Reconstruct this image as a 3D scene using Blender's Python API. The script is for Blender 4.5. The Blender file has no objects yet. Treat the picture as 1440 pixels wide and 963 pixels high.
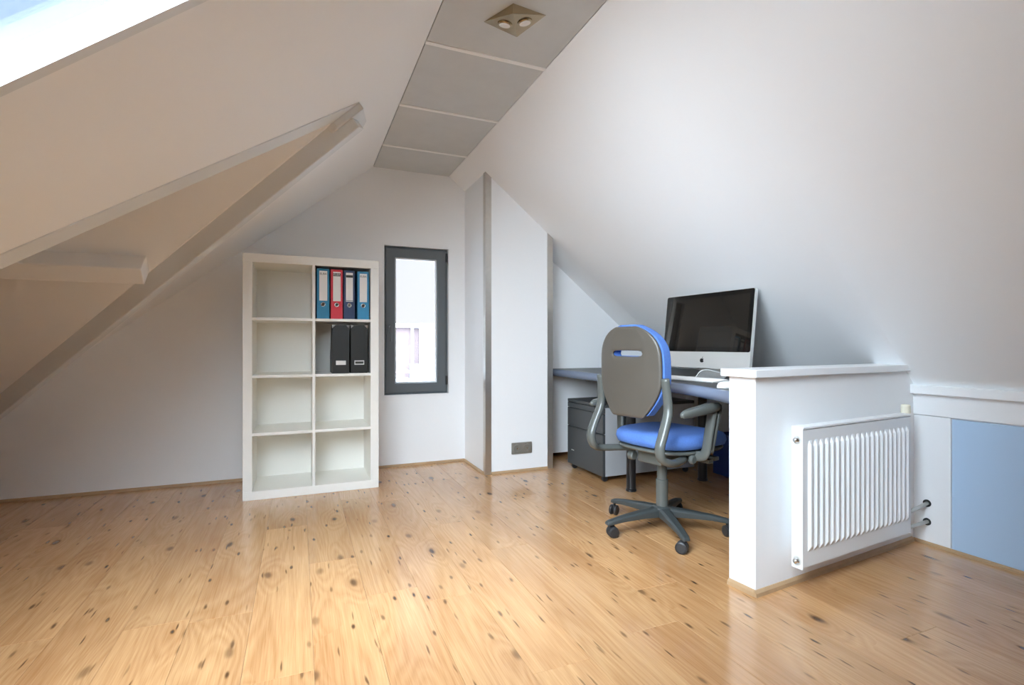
import bpy, bmesh, math, random
from mathutils import Vector, Matrix
from mathutils.geometry import tessellate_polygon

random.seed(7)
S = bpy.context.scene
C = S.collection
R = math.radians

# ------------------------------------------------------------------ camera
cd = bpy.data.cameras.new('camera')
cam = bpy.data.objects.new('camera', cd)
C.objects.link(cam)
cam.location = (0, 0, 0.937)
cam.rotation_euler = (R(90), 0, R(-22.7))
cd.sensor_fit = 'HORIZONTAL'
cd.sensor_width = 36.0
cd.lens = 718.0 / 1440.0 * 36.0
cd.shift_y = 3.5 / 1440.0
cd.clip_start = 0.02
cd.clip_end = 1000
S.camera = cam

# ------------------------------------------------------------------ sky, sun, exposure
W = bpy.data.worlds.new('sky')
S.world = W
W.use_nodes = True
nt = W.node_tree
nt.nodes.clear()
out = nt.nodes.new('ShaderNodeOutputWorld')
bg = nt.nodes.new('ShaderNodeBackground')
tc = nt.nodes.new('ShaderNodeTexCoord')
sx = nt.nodes.new('ShaderNodeSeparateXYZ')
rp = nt.nodes.new('ShaderNodeValToRGB')
nt.links.new(tc.outputs['Generated'], sx.inputs[0])
nt.links.new(sx.outputs['Z'], rp.inputs[0])
rp.color_ramp.elements[0].position = 0.0
rp.color_ramp.elements[0].color = (0.90, 0.92, 1.0, 1)
rp.color_ramp.elements[1].position = 0.75
rp.color_ramp.elements[1].color = (0.38, 0.60, 0.96, 1)
e = rp.color_ramp.elements.new(0.16)
e.color = (0.84, 0.88, 1.0, 1)
e = rp.color_ramp.elements.new(0.40)
e.color = (0.50, 0.70, 0.98, 1)
nt.links.new(rp.outputs[0], bg.inputs[0])
bg.inputs[1].default_value = 0.40
nt.links.new(bg.outputs[0], out.inputs[0])

sd = bpy.data.lights.new('hazy_sun_offscreen', 'SUN')
sd.energy = 19.0
sd.angle = R(94)
sd.color = (0.75, 0.88, 1.0)
sun = bpy.data.objects.new('hazy_sun_offscreen', sd)
C.objects.link(sun)
sun.rotation_euler = Vector((0.35, 0.83, -0.33)).to_track_quat('-Z', 'Y').to_euler()

S.view_settings.view_transform = 'Standard'
S.view_settings.look = 'None'
S.view_settings.gamma = 1.0
S.view_settings.use_curve_mapping = False
S.view_settings.exposure = 1.5
S.cycles.use_denoising = True
S.cycles.max_bounces = 14
S.cycles.diffuse_bounces = 10
S.cycles.transparent_max_bounces = 16
S.cycles.sample_clamp_indirect = 8.0

# ------------------------------------------------------------------ materials
def mat(name, col, rough=0.5, metal=0.0, spec=0.5, bump=0.0, bscale=60.0, vary=0.0, vscale=6.0, coat=0.0):
    m = bpy.data.materials.new(name)
    m.use_nodes = True
    t = m.node_tree
    b = t.nodes['Principled BSDF']
    b.inputs['Base Color'].default_value = (*col, 1)
    b.inputs['Roughness'].default_value = rough
    b.inputs['Metallic'].default_value = metal
    b.inputs['Specular IOR Level'].default_value = spec
    b.inputs['Coat Weight'].default_value = coat
    if bump or vary:
        co = t.nodes.new('ShaderNodeTexCoord')
    if vary:
        n = t.nodes.new('ShaderNodeTexNoise')
        n.inputs['Scale'].default_value = vscale
        n.inputs['Detail'].default_value = 5
        t.links.new(co.outputs['Object'], n.inputs['Vector'])
        mx = t.nodes.new('ShaderNodeMix')
        mx.data_type = 'RGBA'
        mx.inputs[6].default_value = (*[c * (1 - vary) for c in col], 1)
        mx.inputs[7].default_value = (*[min(1, c * (1 + vary)) for c in col], 1)
        t.links.new(n.outputs['Fac'], mx.inputs[0])
        t.links.new(mx.outputs[2], b.inputs['Base Color'])
    if bump:
        n2 = t.nodes.new('ShaderNodeTexNoise')
        n2.inputs['Scale'].default_value = bscale
        n2.inputs['Detail'].default_value = 4
        t.links.new(co.outputs['Object'], n2.inputs['Vector'])
        bp = t.nodes.new('ShaderNodeBump')
        bp.inputs['Strength'].default_value = bump
        bp.inputs['Distance'].default_value = 0.01
        t.links.new(n2.outputs['Fac'], bp.inputs['Height'])
        t.links.new(bp.outputs[0], b.inputs['Normal'])
    return m

def glass_mat(name, tint=(1, 1, 1)):
    m = bpy.data.materials.new(name)
    m.use_nodes = True
    t = m.node_tree
    t.nodes.clear()
    o = t.nodes.new('ShaderNodeOutputMaterial')
    tr = t.nodes.new('ShaderNodeBsdfTransparent')
    tr.inputs[0].default_value = (*tint, 1)
    gl = t.nodes.new('ShaderNodeBsdfGlossy')
    gl.inputs['Roughness'].default_value = 0.02
    mx = t.nodes.new('ShaderNodeMixShader')
    lw = t.nodes.new('ShaderNodeLayerWeight')
    lw.inputs[0].default_value = 0.5
    pw = t.nodes.new('ShaderNodeMath'); pw.operation = 'POWER'; pw.inputs[1].default_value = 5.0
    fr = t.nodes.new('ShaderNodeMath'); fr.operation = 'MULTIPLY_ADD'; fr.inputs[1].default_value = 0.9; fr.inputs[2].default_value = 0.03
    t.links.new(lw.outputs['Facing'], pw.inputs[0]); t.links.new(pw.outputs[0], fr.inputs[0])
    t.links.new(fr.outputs[0], mx.inputs[0])
    t.links.new(tr.outputs[0], mx.inputs[1])
    t.links.new(gl.outputs[0], mx.inputs[2])
    t.links.new(mx.outputs[0], o.inputs[0])
    return m

def wood_mat():
    m = bpy.data.materials.new('oak_laminate')
    m.use_nodes = True
    t = m.node_tree
    N = t.nodes.new
    L = t.links.new
    b = t.nodes['Principled BSDF']
    co = N('ShaderNodeTexCoord')
    oi = N('ShaderNodeObjectInfo')
    mul = N('ShaderNodeVectorMath'); mul.operation = 'SCALE'
    mul.inputs[0].default_value = (13.7, 71.3, 5.1)
    L(oi.outputs['Random'], mul.inputs['Scale'])
    add = N('ShaderNodeVectorMath'); add.operation = 'ADD'
    L(co.outputs['Object'], add.inputs[0]); L(mul.outputs[0], add.inputs[1])
    P = add.outputs[0]
    def mapped(src, sc):
        mp = N('ShaderNodeMapping'); mp.inputs['Scale'].default_value = sc
        L(src, mp.inputs['Vector']); return mp.outputs[0]
    def noise(src, sc, det, rough=0.5):
        n = N('ShaderNodeTexNoise'); n.inputs['Scale'].default_value = 1.0
        n.inputs['Detail'].default_value = det; n.inputs['Roughness'].default_value = rough
        L(mapped(src, sc), n.inputs['Vector']); return n
    def math_(op, a, v2=None, v3=None):
        q = N('ShaderNodeMath'); q.operation = op
        for i, v in enumerate((a, v2, v3)):
            if v is None: continue
            if isinstance(v, (int, float)): q.inputs[i].default_value = v
            else: L(v, q.inputs[i])
        return q.outputs[0]
    # knots: a few cells carry one; the rings bend round them
    warp = noise(P, (9.0, 5.0, 1), 3)
    ws = N('ShaderNodeVectorMath'); ws.operation = 'MULTIPLY_ADD'; ws.inputs[1].default_value = (0.030, 0.075, 0)
    L(warp.outputs['Color'], ws.inputs[0]); L(P, ws.inputs[2])
    def knots(sc, lo, hi, keep):
        vo = N('ShaderNodeTexVoronoi'); vo.voronoi_dimensions = '2D'; vo.inputs['Scale'].default_value = 1.0
        L(mapped(ws.outputs[0], sc), vo.inputs['Vector'])
        kr = N('ShaderNodeMapRange'); kr.interpolation_type = 'SMOOTHERSTEP'
        kr.inputs['From Min'].default_value = lo; kr.inputs['From Max'].default_value = hi
        kr.inputs['To Min'].default_value = 1.0; kr.inputs['To Max'].default_value = 0.0
        L(vo.outputs['Distance'], kr.inputs['Value'])
        sp = N('ShaderNodeSeparateColor'); L(vo.outputs['Color'], sp.inputs[0])
        gate = math_('GREATER_THAN', sp.outputs[0], keep)
        amt = math_('MULTIPLY', gate, math_('MULTIPLY_ADD', sp.outputs[1], 0.6, 0.4))
        return math_('MULTIPLY', kr.outputs[0], amt), math_('MULTIPLY', amt, math_('SUBTRACT', 1.0, math_('MINIMUM', math_('MULTIPLY', vo.outputs['Distance'], 2.2), 1.0)))
    k1, halo1 = knots((5.2, 2.3, 0), 0.015, 0.115, 0.45)
    k2, halo2 = knots((15.0, 4.6, 0), 0.02, 0.14, 0.66)
    k3, halo3 = knots((36.0, 4.2, 0), 0.03, 0.17, 0.80)
    # cathedral figure: contour lines of long stretched noise
    n1 = noise(P, (4.6, 0.40, 1), 1.5)
    fig = math_('ADD', math_('MULTIPLY', n1.outputs['Fac'], 24.0), math_('MULTIPLY', halo1, 4.0))
    ring = math_('PINGPONG', fig, 0.5)                       # 0..0.5
    fib = noise(P, (260.0, 7.0, 1), 3)
    fac = math_('ADD', math_('MULTIPLY', ring, 0.42), math_('MULTIPLY', fib.outputs['Fac'], 0.75))
    rp = N('ShaderNodeValToRGB')
    rp.color_ramp.elements[0].position = 0.20; rp.color_ramp.elements[0].color = (0.480, 0.245, 0.098, 1)
    rp.color_ramp.elements[1].position = 0.74; rp.color_ramp.elements[1].color = (0.665, 0.395, 0.185, 1)
    L(fac, rp.inputs[0])
    cloud = noise(P, (4.0, 1.3, 1), 3)
    c3 = N('ShaderNodeValToRGB')
    c3.color_ramp.elements[0].position = 0.30; c3.color_ramp.elements[0].color = (0.80, 0.72, 0.66, 1)
    c3.color_ramp.elements[1].position = 0.58; c3.color_ramp.elements[1].color = (1, 1, 1, 1)
    L(cloud.outputs['Fac'], c3.inputs[0])
    def mix(kind, f, a, c):
        q = N('ShaderNodeMix'); q.data_type = 'RGBA'; q.blend_type = kind
        if isinstance(f, (int, float)): q.inputs[0].default_value = f
        else: L(f, q.inputs[0])
        L(a, q.inputs[6])
        if isinstance(c, tuple): q.inputs[7].default_value = (*c, 1)
        else: L(c, q.inputs[7])
        return q.outputs[2]
    last = mix('MULTIPLY', 1.0, rp.outputs[0], c3.outputs[0])
    last = mix('MIX', math_('MULTIPLY', math_('POWER', halo1, 3.0), 0.45), last, (0.36, 0.18, 0.075))
    last = mix('MIX', math_('MULTIPLY', k1, 1.0), last, (0.075, 0.032, 0.012))
    last = mix('MIX', math_('MULTIPLY', k2, 1.0), last, (0.06, 0.027, 0.011))
    last = mix('MIX', math_('MULTIPLY', k3, 0.9), last, (0.09, 0.042, 0.017))
    hs = N('ShaderNodeHueSaturation')
    mr = N('ShaderNodeMapRange'); mr.inputs['To Min'].default_value = 0.92; mr.inputs['To Max'].default_value = 1.06
    L(oi.outputs['Random'], mr.inputs['Value']); L(mr.outputs[0], hs.inputs['Value'])
    L(last, hs.inputs['Color'])
    L(hs.outputs[0], b.inputs['Base Color'])
    b.inputs['Roughness'].default_value = 0.27
    b.inputs['Specular IOR Level'].default_value = 0.4
    b.inputs['Coat Weight'].default_value = 0.5
    b.inputs['Coat Roughness'].default_value = 0.13
    b.inputs['Coat IOR'].default_value = 1.6
    bp = N('ShaderNodeBump'); bp.inputs['Strength'].default_value = 0.06; bp.inputs['Distance'].default_value = 0.002
    L(fib.outputs['Fac'], bp.inputs['Height']); L(bp.outputs[0], b.inputs['Normal'])
    return m

M = dict(
    wall=mat('white_wall_paint', (0.885, 0.895, 0.90), 0.75, bump=0.03, bscale=40),
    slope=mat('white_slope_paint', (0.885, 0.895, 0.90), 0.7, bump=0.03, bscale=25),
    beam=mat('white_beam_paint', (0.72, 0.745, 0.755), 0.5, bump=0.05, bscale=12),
    gloss=mat('white_gloss_paint', (0.86, 0.87, 0.88), 0.3),
    panel_grey=mat('grey_ceiling_panel', (0.61, 0.63, 0.63), 0.55, vary=0.07, vscale=9),
    batten=mat('white_batten', (0.92, 0.92, 0.91), 0.5),
    steel=mat('brushed_steel', (0.62, 0.60, 0.56), 0.33, 0.9, vary=0.08, vscale=30),
    wood=wood_mat(),
    wood_trim=mat('oak_trim', (0.46, 0.30, 0.165), 0.45, vary=0.15, vscale=20),
    subfloor=mat('subfloor', (0.20, 0.13, 0.08), 0.9),
    shelf=mat('white_foil_shelf', (0.87, 0.855, 0.80), 0.35),
    frame=mat('grey_window_frame', (0.115, 0.13, 0.14), 0.35),
    dull_black=mat('dull_black_finish', (0.02, 0.02, 0.02), 0.6),
    glass=glass_mat('window_glass'),
    blue_panel=mat('light_blue_panel', (0.46, 0.62, 0.82), 0.45),
    radiator=mat('radiator_enamel', (0.84, 0.86, 0.87), 0.28),
    cream=mat('cream_plastic', (0.80, 0.75, 0.60), 0.4),
    pipe=mat('painted_pipe', (0.62, 0.62, 0.58), 0.35),
    brass=mat('antique_nickel', (0.42, 0.33, 0.21), 0.18, 1.0),
    chrome=mat('chrome', (0.75, 0.74, 0.72), 0.18, 1.0),
    lens=mat('lamp_lens', (0.86, 0.85, 0.82), 0.25),
    socket=mat('taupe_socket', (0.22, 0.20, 0.17), 0.35),
    desk_top=mat('dark_grey_desk_laminate', (0.045, 0.048, 0.05), 0.42, vary=0.06, vscale=40),
    desk_edge=mat('blue_grey_desk_edge', (0.17, 0.21, 0.30), 0.25),
    black_metal=mat('black_powder_coat', (0.018, 0.018, 0.02), 0.35),
    drawer=mat('charcoal_drawer', (0.055, 0.06, 0.062), 0.42),
    drawer_side=mat('light_grey_steel', (0.42, 0.44, 0.46), 0.4),
    shell=mat('grey_brown_plastic', (0.088, 0.077, 0.063), 0.36, vary=0.10, vscale=7),
    bracket=mat('grey_chair_plastic', (0.10, 0.107, 0.098), 0.27),
    base=mat('dark_green_grey_plastic', (0.045, 0.052, 0.052), 0.38),
    caster=mat('black_caster', (0.022, 0.022, 0.023), 0.45),
    fabric=mat('blue_wool_fabric', (0.09, 0.20, 0.55), 0.9, bump=0.5, bscale=400, vary=0.15, vscale=120),
    alu=mat('brushed_aluminium', (0.74, 0.74, 0.72), 0.32, 0.6),
    screen=mat('black_screen_glass', (0.012, 0.010, 0.008), 0.03, spec=0.6),
    bezel=mat('black_bezel_glass', (0.004, 0.004, 0.004), 0.05),
    logo=mat('black_logo', (0.006, 0.006, 0.006), 0.3),
    white_plastic=mat('white_plastic', (0.86, 0.86, 0.84), 0.3),
    key=mat('white_keys', (0.90, 0.89, 0.87), 0.4),
    blue_crate=mat('dark_blue_crate', (0.016, 0.045, 0.21), 0.4),
    beige=mat('beige_card', (0.62, 0.55, 0.42), 0.7),
    teal=mat('teal_binder', (0.012, 0.20, 0.36), 0.42, bump=0.1, bscale=300),
    teal2=mat('light_teal_binder', (0.025, 0.24, 0.44), 0.42, bump=0.1, bscale=300),
    red=mat('red_binder', (0.62, 0.012, 0.03), 0.42, bump=0.1, bscale=300),
    navy=mat('navy_binder', (0.014, 0.035, 0.105), 0.42, bump=0.1, bscale=300),
    paper=mat('paper_label', (0.80, 0.78, 0.75), 0.7),
    ink=mat('dark_ink', (0.04, 0.045, 0.04), 0.7),
    box_black=mat('black_card', (0.014, 0.014, 0.012), 0.40),
    brick=mat('brown_brick', (0.105, 0.078, 0.080), 0.9, vary=0.08, vscale=0.6),
    out_white=mat('white_render', (0.80, 0.80, 0.84), 0.8),
    out_grey=mat('grey_outdoor_glass', (0.16, 0.17, 0.19), 0.5),
    out_teal=mat('turquoise_panel', (0.18, 0.42, 0.46), 0.6),
    out_pink=mat('pink_cloth', (0.45, 0.18, 0.22), 0.8),
    asphalt=mat('pale_paving', (0.72, 0.72, 0.75), 0.9, vary=0.06, vscale=0.3),
)

# ------------------------------------------------------------------ mesh helpers
def box(bm, x0, x1, y0, y1, z0, z1, mtx=None):
    v = [bm.verts.new(p) for p in ((x0, y0, z0), (x1, y0, z0), (x1, y1, z0), (x0, y1, z0),
                                   (x0, y0, z1), (x1, y0, z1), (x1, y1, z1), (x0, y1, z1))]
    for f in ((3, 2, 1, 0), (4, 5, 6, 7), (0, 1, 5, 4), (1, 2, 6, 5), (2, 3, 7, 6), (3, 0, 4, 7)):
        bm.faces.new([v[i] for i in f])
    if mtx:
        for q in v:
            q.co = mtx @ q.co
    return v

def slab(bm, loops, off):
    """flat polygon (outer loop + holes) with a thickness given by the vector off"""
    off = Vector(off)
    L = [[Vector(p) for p in lp] for lp in loops]
    tris = tessellate_polygon(L)
    flat = [p for lp in L for p in lp]
    a = [bm.verts.new(p) for p in flat]
    b = [bm.verts.new(p + off) for p in flat]
    for t in tris:
        try:
            bm.faces.new([a[i] for i in t]); bm.faces.new([b[i] for i in reversed(t)])
        except ValueError:
            pass
    k = 0
    for lp in L:
        n = len(lp)
        for i in range(n):
            j = (i + 1) % n
            bm.faces.new((a[k + i], a[k + j], b[k + j], b[k + i]))
        k += n
    bmesh.ops.recalc_face_normals(bm, faces=bm.faces)

def tube(bm, pts, rad, seg=10, flat=None, caps=True):
    """sweep a round (or flattened) section along points; rad is a number or a list"""
    P = [Vector(p) for p in pts]
    n = len(P)
    rings = []
    up = Vector((0, 0, 1))
    prev = None
    for i in range(n):
        d = (P[min(i + 1, n - 1)] - P[max(i - 1, 0)]).normalized()
        if prev is None:
            ref = up if abs(d.z) < 0.9 else Vector((0, 1, 0))
            u = d.cross(ref).normalized()
        else:
            u = (prev - d * prev.dot(d)).normalized()
        prev = u
        w = d.cross(u).normalized()
        r = rad[i] if isinstance(rad, (list, tuple)) else rad
        ru, rw = (r, r) if flat is None else (r * flat[0], r * flat[1])
        rings.append([bm.verts.new(P[i] + u * (ru * math.cos(2 * math.pi * k / seg)) + w * (rw * math.sin(2 * math.pi * k / seg))) for k in range(seg)])
    for i in range(n - 1):
        for k in range(seg):
            bm.faces.new((rings[i][k], rings[i][(k + 1) % seg], rings[i + 1][(k + 1) % seg], rings[i + 1][k]))
    if caps:
        bm.faces.new(list(reversed(rings[0]))); bm.faces.new(rings[-1])
    bmesh.ops.recalc_face_normals(bm, faces=bm.faces)

def smooth_path(pts, n=5):
    """Catmull-Rom through the points"""
    P = [Vector(p) for p in pts]
    o = []
    for i in range(len(P) - 1):
        a, b, c, d = P[max(i - 1, 0)], P[i], P[i + 1], P[min(i + 2, len(P) - 1)]
        for k in range(n):
            t = k / n
            o.append(0.5 * ((2 * b) + (c - a) * t + (2 * a - 5 * b + 4 * c - d) * t * t + (3 * b - a - 3 * c + d) * t ** 3))
    o.append(P[-1])
    return o

def lathe(bm, prof, seg=24, mtx=None):
    """profile of (radius, z) turned about z"""
    rings = []
    for r, z in prof:
        rings.append([bm.verts.new((r * math.cos(2 * math.pi * k / seg), r * math.sin(2 * math.pi * k / seg), z)) for k in range(seg)])
    for i in range(len(rings) - 1):
        for k in range(seg):
            bm.faces.new((rings[i][k], rings[i][(k + 1) % seg], rings[i + 1][(k + 1) % seg], rings[i + 1][k]))
    bm.faces.new(list(reversed(rings[0]))); bm.faces.new(rings[-1])
    if mtx:
        for rg in rings:
            for v in rg:
                v.co = mtx @ v.co
    bmesh.ops.recalc_face_normals(bm, faces=bm.faces)

def link(name, me, m, parent=None, bevel=0.0, smooth=False, seg=2):
    me.materials.append(M[m] if isinstance(m, str) else m)
    o = bpy.data.objects.new(name, me)
    C.objects.link(o)
    if parent:
        o.parent = parent
    if smooth:
        for p in me.polygons:
            p.use_smooth = True
    if bevel:
        md = o.modifiers.new('bevel', 'BEVEL')
        md.width = bevel; md.segments = seg; md.limit_method = 'ANGLE'; md.angle_limit = R(40)
        md.harden_normals = False
    return o

def obj(name, bm, m, parent=None, bevel=0.0, smooth=False, seg=2):
    me = bpy.data.meshes.new(name)
    bm.to_mesh(me); bm.free()
    return link(name, me, m, parent, bevel, smooth, seg)

def bx(name, dims, m, parent=None, bevel=0.0, mtx=None):
    bm = bmesh.new(); box(bm, *dims, mtx=mtx)
    return obj(name, bm, m, parent, bevel)

def struct(o, label=None, cat=None):
    o['kind'] = 'structure'
    if label: o['label'] = label
    if cat: o['category'] = cat
    return o

def tag(o, label, cat, group=None):
    o['label'] = label; o['category'] = cat
    if group: o['group'] = group
    return o

def thing(name, label, cat, loc=(0, 0, 0), rz=0.0, group=None):
    o = bpy.data.objects.new(name, None)
    C.objects.link(o)
    o.empty_display_size = 0.1
    o.location = loc; o.rotation_euler = (0, 0, rz)
    return tag(o, label, cat, group)

def text_mesh(name, s, size, m, parent, mtx):
    cu = bpy.data.curves.new(name, 'FONT')
    cu.body = s; cu.size = size; cu.align_x = 'CENTER'; cu.align_y = 'CENTER'; cu.extrude = 0.0002
    cu.resolution_u = 2
    t = bpy.data.objects.new(name, cu)
    C.objects.link(t)
    bpy.context.view_layer.update()
    me = bpy.data.meshes.new_from_object(t.evaluated_get(bpy.context.evaluated_depsgraph_get()))
    bpy.data.objects.remove(t)
    me.transform(mtx)
    me.materials.clear()
    return link(name, me, m, parent)

# ------------------------------------------------------------------ room dimensions
YG, YR = 3.97, -4.3            # gable wall, rear wall
XL, XR, ZC = 0.52, 1.116, 2.285  # flat ceiling strip
TL = 0.797                     # pitch of the left slope
XLF = XL - ZC / TL             # where the left slope meets the floor
def zl(x): return ZC + TL * (x - XL)
def tr(y):                     # pitch of the right slope, slightly winding as old roofs do
    k = min(1, max(0, (3.47 - y) / (3.47 - 1.5)))
    return 0.80 + 0.154 * k
def zr(x, y): return ZC - tr(y) * (x - XR)
def P3(x, y): return Vector((x, y, zl(x)))      # point on the left slope

# floor: boards run along the ridge
fl = struct(bx('floor', (XLF - 0.4, 3.45, YR, YG + 0.3, -0.06, -0.009), 'subfloor'), 'light oak laminate floor with dark knots', 'floor')
PW, PL = 0.1915, 1.285
cache = {}
row = 0
x = XLF - 0.1
while x < 3.4:
    y = YR - random.random() * PL
    while y < YG:
        a, b = max(y, YR), min(y + PL, YG)
        if b - a > 0.03:
            L = round(b - a, 3)
            if L not in cache:
                bm = bmesh.new()
                w2, l2, c = PW / 2 - 0.0003, L / 2 - 0.0003, 0.0012
                lo = [bm.verts.new(p) for p in ((-w2, -l2, -0.009), (w2, -l2, -0.009), (w2, l2, -0.009), (-w2, l2, -0.009))]
                mi = [bm.verts.new(p) for p in ((-w2, -l2, -c * 0.5), (w2, -l2, -c * 0.5), (w2, l2, -c * 0.5), (-w2, l2, -c * 0.5))]
                hi = [bm.verts.new(p) for p in ((-w2 + c, -l2 + c, 0), (w2 - c, -l2 + c, 0), (w2 - c, l2 - c, 0), (-w2 + c, l2 - c, 0))]
                for i in range(4):
                    j = (i + 1) % 4
                    bm.faces.new((lo[i], lo[j], mi[j], mi[i])); bm.faces.new((mi[i], mi[j], hi[j], hi[i]))
                bm.faces.new(hi); bm.faces.new(list(reversed(lo)))
                me = bpy.data.meshes.new('plank'); bm.to_mesh(me); bm.free()
                me.materials.append(M['wood'])
                cache[L] = me
            o = bpy.data.objects.new('plank', cache[L])
            C.objects.link(o)
            o.parent = fl
            o.location = (x + PW / 2, (a + b) / 2, 0)
        y += PL
    x += PW
    row += 1

# gable wall with its window opening
WX0, WX1, WZ0, WZ1 = 0.600, 1.112, 0.548, 1.705
bm = bmesh.new()
slab(bm, [[(XLF - 0.6, YG, -0.05), (3.45, YG, -0.05), (3.45, YG, 1.0), (XR + 0.1, YG, 2.45), (XL - 0.1, YG, 2.45), (XLF - 0.6, YG, 0.25)],
          [(WX0, YG, WZ0), (WX0, YG, WZ1), (WX1, YG, WZ1), (WX1, YG, WZ0)]], (0, 0.28, 0))
struct(obj('wall_back', bm, 'wall'), 'white plastered gable wall behind the bookcase', 'wall')

# left slope with skylights and the opening of the cross dormer
AP = (0.143, 2.545)                                   # dormer apex in plan
def near_in(x): return AP[1] + (x - AP[0]) * 0.438 / 1.011
def far_in(x): return AP[1] - (x - AP[0]) * 1.104 / 1.645
XFG = AP[0] - (YG - AP[1]) * 1.645 / 1.104            # far valley reaches the gable wall here
nl = Vector((-TL, 0, 1)).normalized()                 # outward normal of the left slope
SKY = [(-0.98, 0.34, -0.10, 1.292)]
loops = [[P3(XL, YR), P3(XL, YG), P3(XFG, YG), P3(*AP), P3(XLF, near_in(XLF)), P3(XLF, YR)]]
for (a, b, c, d) in SKY:
    loops.append([P3(a, c), P3(b, c), P3(b, d), P3(a, d)])
bm = bmesh.new()
slab(bm, loops, nl * 0.032)
wl = struct(obj('wall_left', bm, 'slope'), 'cream white sloping attic wall with skylight', 'wall')

# cross dormer: two small roof planes running out to the left
XE = -3.0
mF, mN = 1.188, 1.84
zF = lambda y: zl(AP[0]) - mF * (y - AP[1])
zN = lambda y: zl(AP[0]) + mN * (y - AP[1])
apz = zl(AP[0])
bm = bmesh.new()
slab(bm, [[(AP[0], AP[1], apz), (XFG, YG, zF(YG)), (XE, YG, zF(YG)), (XE, AP[1], apz)]], (0, 0.06 * 0.765, 0.06 * 0.644))
struct(obj('wall_dormer_far', bm, 'slope'), 'white sloping dormer wall beyond the tie beam', 'wall')
yb = near_in(XLF)
bm = bmesh.new()
slab(bm, [[(AP[0], AP[1], apz), (XLF, yb, zl(XLF)), (XE, yb, zN(yb)), (XE, AP[1], apz)]], (0, -0.06 * 0.88, 0.06 * 0.48))
struct(obj('wall_dormer_near', bm, 'slope'), 'white dormer slope on the skylight side', 'wall')
struct(bx('wall_dormer_end', (XE - 0.1, XE, yb - 0.1, YG + 0.1, -0.05, 2.2), 'wall'), 'white end wall of the dormer', 'wall')
struct(bx('floor_dormer', (XE, XLF - 0.02, yb - 0.1, YG, -0.06, 0.0), 'wood_trim'), 'wooden floor under the dormer', 'floor')

# valley boards round the dormer opening
nin = -nl
def valley(name, pts, depth, label):
    bm = bmesh.new()
    slab(bm, [[P3(*p) - nin * 0.04 for p in pts]], nin * (0.04 + depth))
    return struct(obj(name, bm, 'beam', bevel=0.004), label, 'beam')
valley('trim_1', [(0.263, 2.492), (-0.828, 2.011), (-2.2, 1.406), (-2.2, near_in(-2.2)), (-0.868, 2.107), (0.143, 2.545), (0.255, 2.600)], 0.005,
       'white painted valley board descending from the ridge toward the skylight side')
# the deeper far beam, square section
fa, fb = P3(0.215, far_in(0.215) + 0.03), P3(-1.90, far_in(-1.90))
dv = (fb - fa).normalized()
sd_ = nin.cross(dv).normalized()
if sd_.y < 0: sd_ = -sd_
bm = bmesh.new()
q = [fa - nin * 0.03, fa + nin * 0.085, fa + nin * 0.085 + sd_ * 0.085, fa - nin * 0.03 + sd_ * 0.085]
slab(bm, [q], fb - fa)
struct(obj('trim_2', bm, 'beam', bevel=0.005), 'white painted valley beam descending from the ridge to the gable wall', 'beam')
bm = bmesh.new()
slab(bm, [[P3(*p) - nin * 0.02 for p in ((0.262, 2.490), (0.300, 2.700), (0.285, 2.815), (0.225, 2.770), (0.120, 2.600), (0.150, 2.540))]], nin * 0.055)
struct(obj('trim_7', bm, 'beam', bevel=0.004), 'small white end plate where the two valley beams meet', 'beam')
# tie beam in the dormer
nF = Vector((0, -mF, -1)).normalized(); dF = Vector((0, 1, -mF)).normalized()
A = Vector((0, 3.054, 1.381))
bm = bmesh.new()
q = [A - nF * 0.02, A + nF * 0.12, A + nF * 0.12 + dF * 0.09, A - nF * 0.02 + dF * 0.09]
slab(bm, [[p + Vector((-0.70, 0, 0)) for p in q]], (-2.27, 0, 0))
struct(obj('trim_3', bm, 'slope', bevel=0.004), 'short horizontal cream beam inside the dormer', 'beam')

# skylight casings, frames and panes
for i, (a, b, c, d) in enumerate(SKY):
    bm = bmesh.new()
    w = 0.055
    slab(bm, [[P3(a - w, c - w), P3(b + w, c - w), P3(b + w, d + w * 0.55), P3(a - w, d + w * 0.55)], [P3(a, c), P3(b, c), P3(b, d), P3(a, d)]], nin * 0.008)
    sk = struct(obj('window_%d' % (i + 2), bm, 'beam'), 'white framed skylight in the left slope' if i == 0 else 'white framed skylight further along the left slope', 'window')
    o_ = nl * 0.032
    f = 0.001
    bm = bmesh.new()
    slab(bm, [[p + o_ for p in (P3(a - 0.05, c - 0.05), P3(b + 0.05, c - 0.05), P3(b + 0.05, d + 0.05), P3(a - 0.05, d + 0.05))],
              [p + o_ for p in (P3(a + f, c + f), P3(b - f, c + f), P3(b - f, d - f), P3(a + f, d - f))]], nl * 0.014)
    obj('sash', bm, 'gloss', sk)
    bm = bmesh.new()
    slab(bm, [[p + nl * 0.036 for p in (P3(a + f - 0.004, c + f - 0.004), P3(b - f + 0.004, c + f - 0.004), P3(b - f + 0.004, d - f + 0.004), P3(a + f - 0.004, d - f + 0.004))]], nl * 0.006)
    obj('pane', bm, 'glass', sk)

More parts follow.
